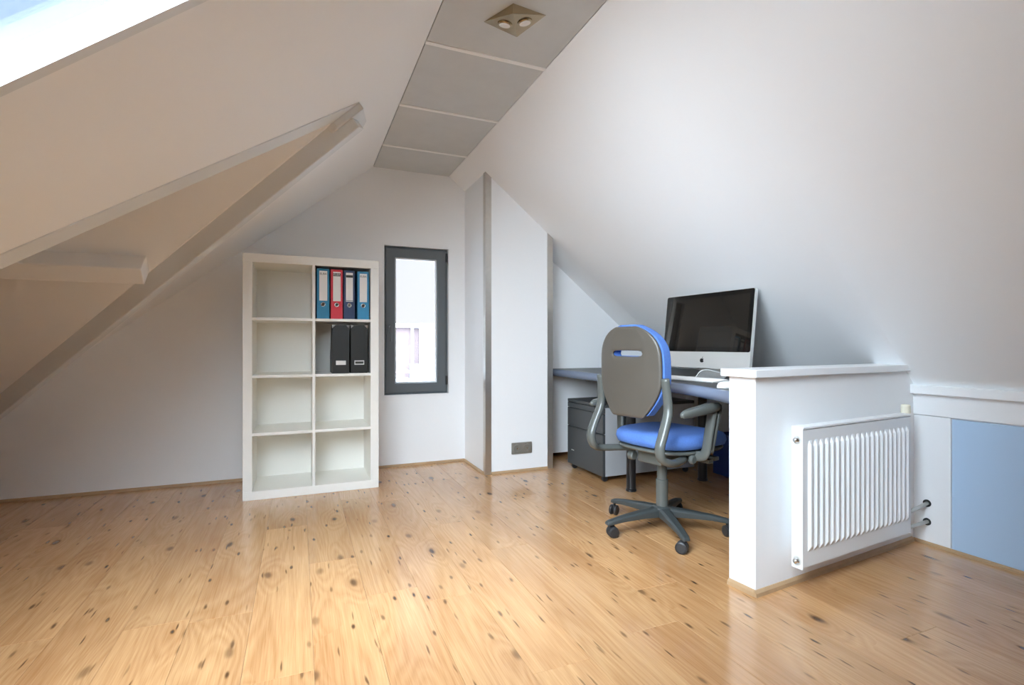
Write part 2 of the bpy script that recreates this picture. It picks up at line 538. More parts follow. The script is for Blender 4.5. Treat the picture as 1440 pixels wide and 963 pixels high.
# right slope (finely divided because it winds a little)
bm = bmesh.new()
ys = [YR, 1.5] + [1.5 + (3.47 - 1.5) * k / 8 for k in range(1, 9)] + [YG + 0.1]
XRB = 3.35
def grid(off):
    return [[bm.verts.new((xx, yy, zr(xx, yy) + off)) for xx in [XR + (XRB - XR) * k / 6 for k in range(7)]] for yy in ys]
g1, g2 = grid(0), grid(0.12)
for i in range(len(ys) - 1):
    for k in range(6):
        bm.faces.new((g1[i][k], g1[i][k + 1], g1[i + 1][k + 1], g1[i + 1][k]))
        bm.faces.new((g2[i][k], g2[i + 1][k], g2[i + 1][k + 1], g2[i][k + 1]))
for i in range(len(ys) - 1):
    bm.faces.new((g1[i][0], g1[i + 1][0], g2[i + 1][0], g2[i][0])); bm.faces.new((g1[i][6], g2[i][6], g2[i + 1][6], g1[i + 1][6]))
bmesh.ops.recalc_face_normals(bm, faces=bm.faces)
struct(obj('wall_right', bm, 'slope', smooth=False), 'plain white sloping wall above desk and radiator', 'wall')
struct(bx('wall_eaves', (XRB - 0.02, XRB + 0.1, YR, YG, -0.05, 0.9), 'wall'), 'low white wall behind the desk', 'wall')

# flat ceiling strip: grey panels between white battens
ce = struct(bx('ceiling', (XL - 0.12, XR + 0.12, YR, YG, ZC + 0.012, ZC + 0.10), 'batten'), 'narrow flat ceiling strip of grey panels', 'ceiling')
seams = [3.505, 2.885, 2.245]
while seams[-1] > YR + 0.7: seams.append(seams[-1] - 0.645)
edges = [YG + 0.0] + seams + [YR]
for i in range(len(edges) - 1):
    hi_, lo_ = edges[i] - (0.012 if i else 0.0), edges[i + 1] + 0.012
    bx('panel', (XL + 0.004, XR - 0.004, lo_, hi_, ZC, ZC + 0.013), 'panel_grey', ce, 0.0012)
for s in seams:
    bx('batten', (XL + 0.002, XR - 0.002, s - 0.0115, s + 0.0115, ZC - 0.003, ZC + 0.013), 'batten', ce, 0.001)

# unseen low wall added to keep light off the far left floor
bm = bmesh.new()
slab(bm, [[(-1.02, YR, 0), (-1.02, 1.33, 0), (-1.02, 1.33, zl(-1.02)), (-1.02, YR, zl(-1.02))]], (-0.03, 0, 0))
struct(obj('wall_left_blocker', bm, 'wall'), 'added unseen low white wall that shades the left floor', 'wall')
bm = bmesh.new()
slab(bm, [[(-1.05, 1.33, 0), (-1.05, 1.33, zl(-1.05)), (XLF, 1.33, 0)]], (0, -0.03, 0))
struct(obj('wall_left_blocker_end', bm, 'wall'), 'white end of the added unseen wall that shades the left floor', 'wall')  # closes the end of the added light-blocking wall

# plain rear gable, behind the camera
bm = bmesh.new()
slab(bm, [[(XLF - 0.6, YR, -0.05), (3.45, YR, -0.05), (3.45, YR, 1.0), (XR + 0.1, YR, 2.45), (XL - 0.1, YR, 2.45), (XLF - 0.6, YR, 0.25)]], (0, -0.12, 0))
struct(obj('wall_rear', bm, 'wall'), 'plain white rear gable wall', 'wall')

# chimney column by the window
PX0, PX1, PY = 1.245, 1.782, 3.467
bm = bmesh.new()
slab(bm, [[(PX0, PY, 0), (PX1, PY, 0), (PX1, PY, zr(PX1, PY) + 0.03), (PX0, PY, zr(PX0, PY) + 0.03)]], (0, YG - PY, 0))
struct(obj('wall_column', bm, 'wall'), 'white boxed column between window and desk nook', 'wall')
bm = bmesh.new()
YA = 3.76
slab(bm, [[(PX1, YA, 0.045), (3.45, YA, 0.045), (3.45, YA, zr(3.45, YA) + 0.03), (PX1, YA, zr(PX1, YA) + 0.03)]], (0, 0.1, 0))
struct(obj('wall_nook', bm, 'wall'), 'white wall at the far end of the desk nook', 'wall')
# steel corner strips
def angle_strip(name, x, y, sx_, top, label):
    bm = bmesh.new()
    t, w = 0.004, 0.042
    if sx_ > 0:
        prof = [(x - t, y - t), (x + w, y - t), (x + w, y), (x, y), (x, y + w), (x - t, y + w)]
    else:
        prof = [(x + t, y - t), (x + t, y + w), (x, y + w), (x, y), (x - w, y), (x - w, y - t)]
    b_ = [bm.verts.new((p[0], p[1], 0.001)) for p in prof]
    t_ = [bm.verts.new((p[0], p[1], zr(max(p[0], XR), p[1]))) for p in prof]
    n = len(prof)
    for i in range(n):
        j = (i + 1) % n
        bm.faces.new((b_[i], b_[j], t_[j], t_[i]))
    bm.faces.new(list(reversed(b_))); bm.faces.new(t_)
    bmesh.ops.recalc_face_normals(bm, faces=bm.faces)
    struct(obj(name, bm, 'steel'), label, 'corner trim')
angle_strip('trim_4', PX0, PY, 1, 0, 'brushed steel corner strip on the window side of the column')
angle_strip('trim_5', PX1, PY, -1, 0, 'brushed steel corner strip on the desk side of the column')

# knee wall with blue panel
XK = 2.73
YK = 1.53
kw = struct(bx('wall_knee', (XK + 0.012, XK + 0.10, YR, YK, 0.0, 0.76), 'wall'), 'low white knee wall right of the radiator', 'wall')
bx('white_panel', (XK, XK + 0.012, 1.369, YK - 0.004, 0.012, 0.604), 'gloss', kw, 0.0015)
o = bx('blue_panel', (XK + 0.002, XK + 0.012, 0.05, 1.365, 0.012, 0.600), 'blue_panel', kw, 0.0015)
o['label'] = 'plain light blue panel'
bx('blue_panel', (XK + 0.002, XK + 0.012, -1.25, 0.046, 0.012, 0.600), 'blue_panel', kw, 0.0015)
bx('white_panel', (XK - 0.004, XK + 0.012, YR, YK - 0.004, 0.607, 0.715), 'gloss', kw, 0.0015)
struct(bx('trim_6', (XK - 0.035, XK + 0.05, YR, YK, 0.706, 0.748), 'gloss', None, 0.004), 'white rail along the top of the knee wall', 'rail')

# half wall beside the desk, slightly skewed
HA, HO = R(5.5), Vector((1.575, 1.408, 0))
hm = Matrix.Translation(HO) @ Matrix.Rotation(HA, 4, 'Z')
hw = struct(bx('wall_half', (0, 1.27, 0, 0.116, 0, 0.815), 'wall'), 'white half wall between desk and radiator', 'wall')
hw.matrix_world = hm
bx('cap', (-0.028, 1.22, -0.022, 0.135, 0.815, 0.845), 'gloss', hw, 0.003)

# baseboards: thin oak beads
def bead(name, a, b, nrm, label, h=0.018, w=0.012):
    a, b, n = Vector((*a, 0)), Vector((*b, 0)), Vector((*nrm, 0)).normalized()
    bm = bmesh.new()
    slab(bm, [[a, a + n * w, a + n * w * 0.85 + Vector((0, 0, h * 0.6)), a + n * w * 0.3 + Vector((0, 0, h)), a + Vector((0, 0, h))]], b - a)
    struct(obj(name, bm, 'wood_trim'), label, 'baseboard')
bead('baseboard_back', (XLF - 0.2, YG), (PX0 - 0.004, YG), (0, -1), 'thin dark oak bead along the gable wall')
bead('baseboard_column_side', (PX0 - 0.004, PY + 0.03), (PX0 - 0.004, YG - 0.012), (-1, 0), 'thin oak bead on the side of the column')
bead('baseboard_column', (PX0 + 0.042, PY), (PX1 - 0.042, PY), (0, -1), 'thin oak bead along the column front')
h0, h1 = HO, hm @ Vector((1.16, 0, 0))
hn = (hm.to_3x3() @ Vector((0, -1, 0))); hx = hm.to_3x3() @ Vector((-1, 0, 0))
bead('baseboard_half', (HO.x + hx.x * 0.012, HO.y + hx.y * 0.012), (h1.x - 0.02, h1.y), (hn.x, hn.y), 'thin oak bead along the half wall under the radiator', 0.022, 0.014)
hb = hm @ Vector((0, 0.116, 0))
bead('baseboard_half_end', (HO.x, HO.y), (hb.x, hb.y), (hx.x, hx.y), 'thin oak bead at the end of the half wall', 0.022, 0.014)
bead('baseboard_knee', (XK, YR), (XK, YK - 0.01), (-1, 0), 'thin oak bead under the blue panel', 0.014, 0.012)

# ------------------------------------------------------------------ window in the gable
wy = YG + 0.035
bm = bmesh.new()
rv = 0.004
slab(bm, [[(WX0 - 0.012, YG - 0.004, WZ0 - 0.014), (WX1 + 0.012, YG - 0.004, WZ0 - 0.014), (WX1 + 0.012, YG - 0.004, WZ1 + 0.012), (WX0 - 0.012, YG - 0.004, WZ1 + 0.012)],
          [(WX0 + rv, YG - 0.004, WZ0 + rv), (WX1 - rv, YG - 0.004, WZ0 + rv), (WX1 - rv, YG - 0.004, WZ1 - rv), (WX0 + rv, YG - 0.004, WZ1 - rv)]], (0, 0.16, 0))
win = struct(obj('window_1', bm, 'gloss'), 'narrow tall grey framed window beside the bookcase', 'window')
F0, F1, G0, G1 = WX0 + rv, WX1 - rv, WZ0 + rv, WZ1 - rv
def ring(name, ins, wd, y0, y1, m, parent, bev=0.0):
    bm = bmesh.new()
    slab(bm, [[(F0 + ins, y0, G0 + ins), (F1 - ins, y0, G0 + ins), (F1 - ins, y0, G1 - ins), (F0 + ins, y0, G1 - ins)],
              [(F0 + ins + wd, y0, G0 + ins + wd), (F1 - ins - wd, y0, G0 + ins + wd), (F1 - ins - wd, y0, G1 - ins - wd), (F0 + ins + wd, y0, G1 - ins - wd)]], (0, y1 - y0, 0))
    return obj(name, bm, m, parent, bev)
ring('window_frame', 0.0, 0.030, wy, wy + 0.07, 'frame', win, 0.002)
sash = ring('sash', 0.014, 0.072, wy - 0.016, wy + 0.05, 'frame', win, 0.004)
ring('glazing_bead', 0.0862, 0.010, wy + 0.002, wy + 0.03, 'gloss', sash)
bx('pane', (F0 + 0.09, F1 - 0.09, wy + 0.022, wy + 0.028, G0 + 0.09, G1 - 0.09), 'glass', win)
bm = bmesh.new()
box(bm, F0 + 0.036, F0 + 0.056, wy - 0.024, wy - 0.016, 1.02, 1.095)
tube(bm, smooth_path([(F0 + 0.046, wy - 0.02, 1.075), (F0 + 0.046, wy - 0.05, 1.078), (F0 + 0.046, wy - 0.06, 1.06), (F0 + 0.046, wy - 0.06, 0.965)], 4), 0.0085, 8)
o = obj('handle', bm, 'frame', sash, 0.001, True); o['label'] = 'grey lever handle'
for z in (0.62, 1.60):
    bm = bmesh.new(); lathe(bm, [(0.008, 0), (0.008, 0.07)], 10, Matrix.Translation((F1 - 0.012, wy - 0.022, z)))
    obj('hinge', bm, 'dull_black', sash)

# ------------------------------------------------------------------ bookcase
BX, BY, BW, BD, BH = -0.309, 3.443, 0.797, 0.385, 1.49
bc = thing('bookcase', 'white cube bookcase with eight open compartments by the window', 'bookcase', (BX, BY, 0))
T, TI = 0.052, 0.017
bx('side_panel', (0, T, 0, BD, T, BH - T), 'shelf', bc, 0.0015)
bx('side_panel', (BW - T, BW, 0, BD, T, BH - T), 'shelf', bc, 0.0015)
bx('top_panel', (0, BW, 0, BD, BH - T, BH), 'shelf', bc, 0.0015)
bx('bottom_panel', (0, BW, 0, BD, 0.0, T), 'shelf', bc, 0.0015)
mid = BW / 2
cell_h = (BH - 2 * T - 3 * TI) / 4
cw = (BW - 2 * T - TI) / 2
bx('divider', (mid - TI / 2, mid + TI / 2, 0.003, BD, T, BH - T), 'shelf', bc, 0.001)
cz = []
for i in range(4):
    z0 = T + i * (cell_h + TI)
    cz.append(z0)
    if i:
        bx('shelf', (T, mid - TI / 2, 0.003, BD, z0 - TI, z0), 'shelf', bc, 0.001)
        bx('shelf', (mid + TI / 2, BW - T, 0.003, BD, z0 - TI, z0), 'shelf', bc, 0.001)
bx('back_panel', (T - 0.004, BW - T + 0.004, BD - 0.006, BD - 0.001, T - 0.004, BH - T + 0.004), 'shelf', bc)

# binders in the top right compartment
cx0 = BX + mid + TI / 2
def binder(xo, wd, m, label, h, bar):
    t = thing('ring_binder', label, 'binder', (cx0 + xo, BY + 0.012, cz[3]), 0, 'ring binders in the bookcase')
    D = 0.285
    bm = bmesh.new()
    slab(bm, [[(0, 0, 0), (wd, 0, 0), (wd, 0, h), (0, 0, h)],
              [(wd * 0.5 + 0.0096 * math.cos(2 * math.pi * k / 20), 0, h * 0.285 + 0.0096 * math.sin(2 * math.pi * k / 20)) for k in range(20)]], (0, 0.004, 0))
    obj('spine', bm, m, t)
    bx('cover', (0, 0.003, 0.004, D, 0, h), m, t)
    bx('cover', (wd - 0.003, wd, 0.004, D, 0, h), m, t)
    bx('pages', (0.006, wd - 0.006, 0.10, D - 0.01, 0.004, h - 0.02), 'paper', t)
    lb = bx('spine_label', (wd * 0.19, wd * 0.83, -0.0008, 0.0002, h * 0.36, h * 0.955), 'paper', t)
    ym = Matrix.Translation((wd * 0.51, -0.0010, h * 0.895)) @ Matrix.Rotation(R(90), 4, 'X')
    if bar == 'bar':
        bx('label_band', (wd * 0.20, wd * 0.82, -0.0013, -0.0008, h * 0.865, h * 0.925), 'ink', lb)
        ym = Matrix.Translation((wd * 0.51, -0.0016, h * 0.895)) @ Matrix.Rotation(R(90), 4, 'X')
        text_mesh('lettering', 'ELBA', wd * 0.25, 'paper', lb, ym)
    elif bar == 'navy':
        bx('label_band', (wd * 0.20, wd * 0.82, -0.0013, -0.0008, h * 0.855, h * 0.905), 'ink', lb)
        bx('label_band', (wd * 0.20, wd * 0.82, -0.0013, -0.0008, h * 0.375, h * 0.385), 'ink', lb)
    else:
        text_mesh('lettering', 'ELBA', wd * 0.26, 'ink', lb, ym)
    bm = bmesh.new()
    mt = Matrix.Translation((wd * 0.5, 0.0, h * 0.285)) @ Matrix.Rotation(R(90), 4, 'X')
    prof = [(0.0095, -0.001), (0.0135, -0.001), (0.0140, 0.0015), (0.0125, 0.0025), (0.0100, 0.0018), (0.0095, -0.001)]
    rings = [[bm.verts.new(mt @ Vector((r * math.cos(2 * math.pi * k / 20), r * math.sin(2 * math.pi * k / 20), z))) for k in range(20)] for r, z in prof[:-1]]
    for i in range(len(rings)):
        for k in range(20):
            bm.faces.new((rings[i][k], rings[i][(k + 1) % 20], rings[(i + 1) % len(rings)][(k + 1) % 20], rings[(i + 1) % len(rings)][k]))
    bmesh.ops.recalc_face_normals(bm, faces=bm.faces)
    rg = obj('finger_ring', bm, 'chrome', t, 0, True)
    return t
binder(0.010, 0.074, 'teal', 'teal ring binder standing beside the red one', 0.318, 'plain')
binder(0.093, 0.072, 'red', 'red ring binder with a white spine label', 0.316, 'bar')
binder(0.172, 0.068, 'navy', 'navy blue ring binder beside the red one', 0.314, 'navy')
binder(0.257, 0.072, 'teal2', 'light blue ring binder beside the navy one at the compartment edge', 0.312, 'plain')

# magazine files
def magfile(xo, label, plate):
    wd, h, D = 0.104, 0.312, 0.255
    t = thing('magazine_file', label, 'magazine file', (cx0 + xo, BY + 0.014, cz[2]), 0, 'black magazine files in the bookcase')
    bx('front', (0, wd, 0, 0.0025, 0, h), 'box_black', t, 0.0008)
    for xx in (0, wd - 0.0025):
        bm = bmesh.new()
        slab(bm, [[(xx, 0.0025, 0), (xx, D, 0), (xx, D, 0.11), (xx, 0.09, h), (xx, 0.0025, h)]], (0.0025, 0, 0))
        obj('side', bm, 'box_black', t)
    bx('bottom', (0.0025, wd - 0.0025, 0.0025, D, 0, 0.0025), 'box_black', t)
    bx('back', (0.0025, wd - 0.0025, D - 0.0025, D, 0.0025, 0.11), 'box_black', t)
    for s in (0, 1):
        bm = bmesh.new()
        xa = 0 if s == 0 else wd
        k = 1 if s == 0 else -1
        slab(bm, [[(xa - k * 0.001, -0.0012, h + 0.001), (xa + k * 0.022, -0.0012, h + 0.001), (xa + k * 0.012, -0.0012, h - 0.010), (xa - k * 0.001, -0.0012, h - 0.022)]], (0, 0.001, 0))
        o = obj('corner_fitting', bm, 'chrome', t)
    hd = bx('label_holder', (0.022, 0.083, -0.002, 0.0, 0.055, 0.083), 'alu', t)
    if plate:
        bx('label_card', (0.025, 0.080, -0.0026, -0.002, 0.058, 0.080), 'paper', hd)
    else:
        bx('label_card', (0.027, 0.078, -0.0026, -0.002, 0.062, 0.076), 'ink', hd)
magfile(0.102, 'black magazine file with a blank white label card', True)
magfile(0.216, 'black magazine file with a dark label card', False)

# ------------------------------------------------------------------ ceiling lamp
LQ = [Vector(v) - Vector((0.83, 1.955, 0)) for v in ((0.712, 2.012, 0), (0.782, 1.856, 0), (0.936, 1.872, 0), (0.883, 2.056, 0), (0.785, 1.866, -0.034))]
def pyramid_lamp(y, label):
    lp = thing('ceiling_lamp', label, 'lamp', (0.83, y, ZC))
    LA, LB, LC, LD, LE = LQ
    bm = bmesh.new()
    vb = [bm.verts.new(v) for v in (LA, LB, LC, LD)]
    ve = bm.verts.new(LE)
    bm.faces.new(vb)
    for i in range(4): bm.faces.new((vb[i], vb[(i + 1) % 4], ve))
    bmesh.ops.recalc_face_normals(bm, faces=bm.faces)
    obj('body', bm, 'brass', lp, 0.0012)
    for (p, q_) in ((LA, LD), (LD, LC)):
        cen = (p + q_ + LE * 1.15) / 3.15
        n = (p - LE).cross(q_ - LE).normalized()
        if n.z > 0: n = -n
        mt = Matrix.Translation(cen) @ n.to_track_quat('Z', 'Y').to_matrix().to_4x4()
        bm = bmesh.new(); lathe(bm, [(0.031, -0.002), (0.031, 0.003), (0.028, 0.006), (0.026, 0.006)], 28, mt)
        sp = obj('spot_rim', bm, 'brass', lp, 0, False)
        bm = bmesh.new(); lathe(bm, [(0.0235, 0.002), (0.0235, 0.0065), (0.017, 0.008)], 28, mt)
        obj('lens', bm, 'lens', sp)
pyramid_lamp(1.955, 'bronze pyramid ceiling lamp with two round spots')
pyramid_lamp(0.02, 'added unseen bronze pyramid ceiling lamp beside the skylight, unlit')  # lamp body added out of view as fill light, emits nothing
pyramid_lamp(-2.56, 'added unseen bronze pyramid ceiling lamp near the rear wall, unlit')  # second added lamp body behind the camera, also without a bulb

# ------------------------------------------------------------------ double socket on the column
so = thing('wall_socket', 'double taupe wall socket low on the column', 'socket', (1.526, PY, 0.175))
bx('plate', (-0.082, 0.082, -0.012, 0, -0.042, 0.042), 'socket', so, 0.005)
for s in (-0.041, 0.041):
    mt = Matrix.Translation((s, -0.0125, 0)) @ Matrix.Rotation(R(90), 4, 'X')
    bm = bmesh.new(); lathe(bm, [(0.030, -0.002), (0.030, 0.008), (0.027, 0.009), (0.0205, 0.009), (0.0205, 0.001)], 28, mt)
    ri = obj('outlet', bm, 'socket', so)
    bm = bmesh.new(); lathe(bm, [(0.0200, 0.0), (0.0200, 0.0016)], 24, mt)
    obj('recess', bm, 'socket', ri)
    bm = bmesh.new(); lathe(bm, [(0.005, 0.0), (0.005, 0.0054)], 12, mt)
    obj('earth_pin', bm, 'chrome', ri)

# ------------------------------------------------------------------ radiator
ra = thing('radiator', 'white ribbed panel radiator mounted on the half wall', 'radiator', HO, HA)
X0, X1, YF, YB, Z0, Z1 = 0.146, 0.925, -0.100, -0.047, 0.108, 0.632
bm = bmesh.new()
# pressed front sheet: flat rim and vertical ribs
nr = 21
x0, x1 = X0 + 0.022, X1 - 0.016
pitch = (x1 - x0) / nr
zs = [Z0 + 0.055, Z0 + 0.075, Z1 - 0.072, Z1 - 0.052]
cols = [X0, x0]
dep = [0, 0]
for k in range(nr):
    a = x0 + k * pitch
    cols += [a + pitch * 0.15, a + pitch * 0.38, a + pitch * 0.62, a + pitch * 0.85]
    dep += [0.0, 1, 1, 0.0]
cols += [x1, X1]; dep += [0, 0]
rows = [Z0, zs[0], zs[1], zs[2], zs[3], Z1 - 0.012]
V = [[bm.verts.new((c, YF + (0.009 * d if 1 < j < 4 else 0.0) * -1 + 0.009, z)) for c, d in zip(cols, dep)] for j, z in enumerate(rows)]
for j in range(len(rows) - 1):
    for k in range(len(cols) - 1):
        bm.faces.new((V[j][k], V[j][k + 1], V[j + 1][k + 1], V[j + 1][k]))
obj('front_panel', bm, 'radiator', ra)
bx('body', (X0 + 0.004, X1 - 0.004, YF + 0.0095, YB, Z0 + 0.004, Z1 - 0.015), 'radiator', ra, 0.002)
bx('side_cover', (X0 - 0.003, X0, YF + 0.009, YB, Z0 - 0.008, Z1 - 0.004), 'radiator', ra, 0.001)
bx('side_cover', (X1, X1 + 0.003, YF + 0.009, YB, Z0 - 0.008, Z1 - 0.004), 'radiator', ra, 0.001)
bx('top_grille', (X0 - 0.003, X1 + 0.003, YF + 0.006, YB, Z1 - 0.010, Z1), 'radiator', ra, 0.003)
for z in (Z0 + 0.022, Z1 - 0.05):
    mt = Matrix.Translation((X0 - 0.003, (YF + YB) / 2 + 0.004, z)) @ Matrix.Rotation(R(-90), 4, 'Y')
    bm = bmesh.new(); lathe(bm, [(0.017, 0), (0.017, 0.0012)], 20, mt)
    hole = obj('plug_recess', bm, 'pipe', ra)
    bm = bmesh.new(); lathe(bm, [(0.012, 0.0), (0.012, 0.006), (0.008, 0.010), (0.008, 0.016)], 12, mt)
    obj('plug', bm, 'chrome', hole, 0, True)
for xx in (X0 + 0.12, X1 - 0.12):
    bx('bracket', (xx, xx + 0.03, YB, 0, 0.18, 0.58), 'radiator', ra)
# pipes into the knee wall
inv = hm.inverted()
for zz in (0.193, 0.106):
    p1 = inv @ Vector((XK + 0.004, 1.463, zz)); p0 = Vector((X1 - 0.03, (YF + YB) / 2, zz - 0.005 if zz > 0.15 else zz + 0.012))
    bm = bmesh.new(); tube(bm, [p0, Vector((X1 + 0.05, p0.y + 0.002, p0.z)), p1], 0.0085, 10)
    pp = obj('pipe', bm, 'pipe', ra, 0, True)
    bm = bmesh.new()
    mt = Matrix.Translation(inv @ Vector((XK - 0.0015, 1.463, zz))) @ Matrix.Rotation(-HA, 4, 'Z') @ Matrix.Rotation(R(-90), 4, 'Y')
    lathe(bm, [(0.017, -0.002), (0.017, 0.001)], 20, mt)
    obj('pipe_hole_shade', bm, 'dull_black', pp)  # black disc: shade of the pipe hole put into its colour
bm = bmesh.new(); lathe(bm, [(0.017, 0), (0.019, 0.004), (0.019, 0.034), (0.016, 0.040)], 18, Matrix.Translation((X1 + 0.06, -0.045, 0.625)))
o = obj('thermostat_knob', bm, 'cream', ra, 0, False); o['label'] = 'cream thermostat knob'
bm = bmesh.new(); tube(bm, [(X1 - 0.02, -0.070, 0.585), (X1 + 0.06, -0.045, 0.585), (X1 + 0.06, -0.045, 0.63)], 0.010, 10)
obj('valve', bm, 'chrome', ra, 0, True)

# ------------------------------------------------------------------ desk
ZD = 0.742
front = smooth_path([(1.905, 3.755, 0), (1.905, 3.45, 0), (1.885, 2.956, 0), (1.855, 2.55, 0), (1.815, 2.15, 0), (1.74, 1.80, 0), (1.640, 1.540, 0)], 6)
back = [(2.70, 1.66, 0), (3.00, 3.755, 0)]
de = thing('desk', 'dark grey curved desk with a thick blue-grey front edge', 'desk', (2.3, 2.6, 0))
o2 = Vector((2.3, 2.6, 0))
bm = bmesh.new()
slab(bm, [[Vector(p) - o2 + Vector((0, 0, ZD - 0.030)) for p in front + [Vector(b_) for b_ in back]]], (0, 0, 0.030))
obj('desktop', bm, 'desk_top', de)
# bullnose front edge
bm = bmesh.new()
fp = [Vector(p) - o2 for p in front]
prof = [(0.0, ZD), (0.010, ZD - 0.002), (0.022, ZD - 0.012), (0.027, ZD - 0.028), (0.022, ZD - 0.044), (0.008, ZD - 0.054), (-0.02, ZD - 0.055), (-0.02, ZD - 0.001)]
prof = [(a, b_) for a, b_ in prof]
rings = []
for i, p in enumerate(fp):
    d = (fp[min(i + 1, len(fp) - 1)] - fp[max(i - 1, 0)]).normalized()
    n = Vector((d.y, -d.x, 0))
    if n.x > 0: n = -n
    rings.append([bm.verts.new(p + n * a + Vector((0, 0, b_))) for a, b_ in prof])
for i in range(len(rings) - 1):
    for k in range(len(prof)):
        j = (k + 1) % len(prof)
        bm.faces.new((rings[i][k], rings[i][j], rings[i + 1][j], rings[i + 1][k]))
bm.faces.new(rings[0]); bm.faces.new(list(reversed(rings[-1])))
bmesh.ops.recalc_face_normals(bm, faces=bm.faces)
o = obj('edge_band', bm, 'desk_edge', de, 0, True); o['label'] = 'rounded blue-grey front edge'
for (lx, ly) in ((1.975, 2.735), (2.586, 2.757), (2.60, 1.78)):
    bm = bmesh.new()
    lathe(bm, [(0.034, 0.0), (0.034, 0.012), (0.030, 0.016), (0.030, ZD - 0.03)], 20, Matrix.Translation(Vector((lx, ly, 0)) - o2))
    obj('leg', bm, 'black_metal', de, 0, False)
bx('under_frame', (-0.32, 0.29, 0.135, 0.165, ZD - 0.075, ZD - 0.030), 'black_metal', de)
bx('under_frame', (0.27, 0.31, -0.82, 0.15, ZD - 0.075, ZD - 0.030), 'black_metal', de)

# drawer pedestal
pe = thing('drawer_pedestal', 'charcoal drawer pedestal with light grey sides under the desk', 'drawer unit', (1.90, 2.95, 0))
PWd, PDp, PZ0, PZ1 = 0.49, 0.79, 0.042, 0.530
bx('body', (0.022, PDp, 0.0, PWd, PZ0, PZ1 - 0.022), 'drawer_side', pe, 0.002)
bx('top', (0.0, PDp, -0.001, PWd + 0.001, PZ1 - 0.022, PZ1), 'drawer', pe, 0.004)
hz = [(PZ0, PZ0 + 0.285), (PZ0 + 0.289, PZ0 + 0.424), (PZ0 + 0.428, PZ1 - 0.024)]
for a, b_ in hz:
    d = bx('drawer', (0.0, 0.0215, 0.0, PWd, a, b_), 'drawer', pe, 0.003)
    bx('grip', (-0.002, 0.001, 0.02, PWd - 0.02, b_ - 0.006, b_ - 0.002), 'black_metal', d)
bx('maker_plate', (-0.001, 0.0005, 0.39, 0.43, PZ0 + 0.105, PZ0 + 0.112), 'alu', pe)
for (a, b_) in ((0.04, 0.04), (0.04, PWd - 0.04), (PDp - 0.05, 0.04), (PDp - 0.05, PWd - 0.04)):
    bm = bmesh.new(); lathe(bm, [(0.018, -0.012), (0.021, -0.008), (0.021, 0.008), (0.018, 0.012)], 16, Matrix.Translation((a, b_, 0.021)) @ Matrix.Rotation(R(90), 4, 'X'))
    box(bm, a - 0.012, a + 0.012, b_ - 0.014, b_ + 0.014, 0.034, 0.046)
    obj('caster', bm, 'caster', pe)

# blue crate under the desk
cr = thing('storage_crate', 'dark blue storage crate on the floor under the desk', 'crate', (2.92, 2.62, 0))
bm = bmesh.new()
box(bm, -0.11, -0.105, -0.27, 0.27, 0, 0.285); box(bm, 0.105, 0.11, -0.27, 0.27, 0, 0.285)
box(bm, -0.105, 0.105, -0.27, -0.265, 0, 0.285); box(bm, -0.105, 0.105, 0.265, 0.27, 0, 0.285)
box(bm, -0.105, 0.105, -0.265, 0.265, 0, 0.005)
obj('body', bm, 'blue_crate', cr)
bm = bmesh.new()
slab(bm, [[(-0.116, -0.276, 0.285), (0.116, -0.276, 0.285), (0.116, 0.276, 0.285), (-0.116, 0.276, 0.285)], [(-0.103, -0.263, 0.285), (0.103, -0.263, 0.285), (0.103, 0.263, 0.285), (-0.103, 0.263, 0.285)]], (0, 0, 0.006))
obj('rim', bm, 'blue_crate', cr, 0.001)
for z in (0.20, 0.13):
    bm = bmesh.new(); lathe(bm, [(0.006, 0), (0.005, 0.003)], 10, Matrix.Translation((-0.11, 0.10, z)) @ Matrix.Rotation(R(-90), 4, 'Y'))
    obj('rivet', bm, 'chrome', cr)
cb = thing('cardboard_packet', 'small beige cardboard packet standing in the blue crate', 'packet', (2.90, 2.60, 0.0051))
bx('carton', (-0.04, 0.04, -0.05, 0.05, 0, 0.31), 'beige', cb, 0.001)
bx('flap', (-0.042, 0.042, -0.052, 0.052, 0.311, 0.317), 'beige', cb, 0.001)

# ------------------------------------------------------------------ computer on the desk
co_ = thing('desktop_computer', 'aluminium all-in-one computer with black glass screen on the desk', 'computer', (2.155, 2.308, ZD), R(3.4))
# local: screen faces -X, width along Y
tilt = Matrix.Translation((0, 0, 0.062)) @ Matrix.Rotation(R(6.5), 4, 'Y')
HWd, HH, CH = 0.325, 0.440, 0.095
def rrect(hw_, z0, z1, r, n=5):
    pts = []
    for (cy_, cz_, a0) in ((hw_ - r, z0 + r, -90), (hw_ - r, z1 - r, 0), (-hw_ + r, z1 - r, 90), (-hw_ + r, z0 + r, 180)):
        for k in range(n + 1):
            a = R(a0 + 90 * k / n)
            pts.append((cy_ + r * math.cos(a), cz_ + r * math.sin(a)))
    return pts
bm = bmesh.new()
secs = [(0.0, 1.0, 0), (0.020, 1.0, 0), (0.034, 0.90, 0.02), (0.044, 0.65, 0.08), (0.048, 0.35, 0.14)]
rr = []
for (xx, s, _) in secs:
    rr.append([bm.verts.new(tilt @ Vector((xx, py * s, (pz - HH / 2) * s + HH / 2))) for py, pz in rrect(HWd, 0, HH, 0.014)])
for i in range(len(rr) - 1):
    n = len(rr[i])
    for k in range(n): bm.faces.new((rr[i][k], rr[i][(k + 1) % n], rr[i + 1][(k + 1) % n], rr[i + 1][k]))
bm.faces.new(rr[0]); bm.faces.new(rr[-1])
bmesh.ops.recalc_face_normals(bm, faces=bm.faces)
hs_ = obj('housing', bm, 'alu', co_)
bm = bmesh.new()
slab(bm, [[tilt @ Vector((-0.0005, py, pz)) for py, pz in rrect(HWd - 0.003, CH, HH - 0.003, 0.011)]], tilt.to_3x3() @ Vector((-0.0012, 0, 0)))
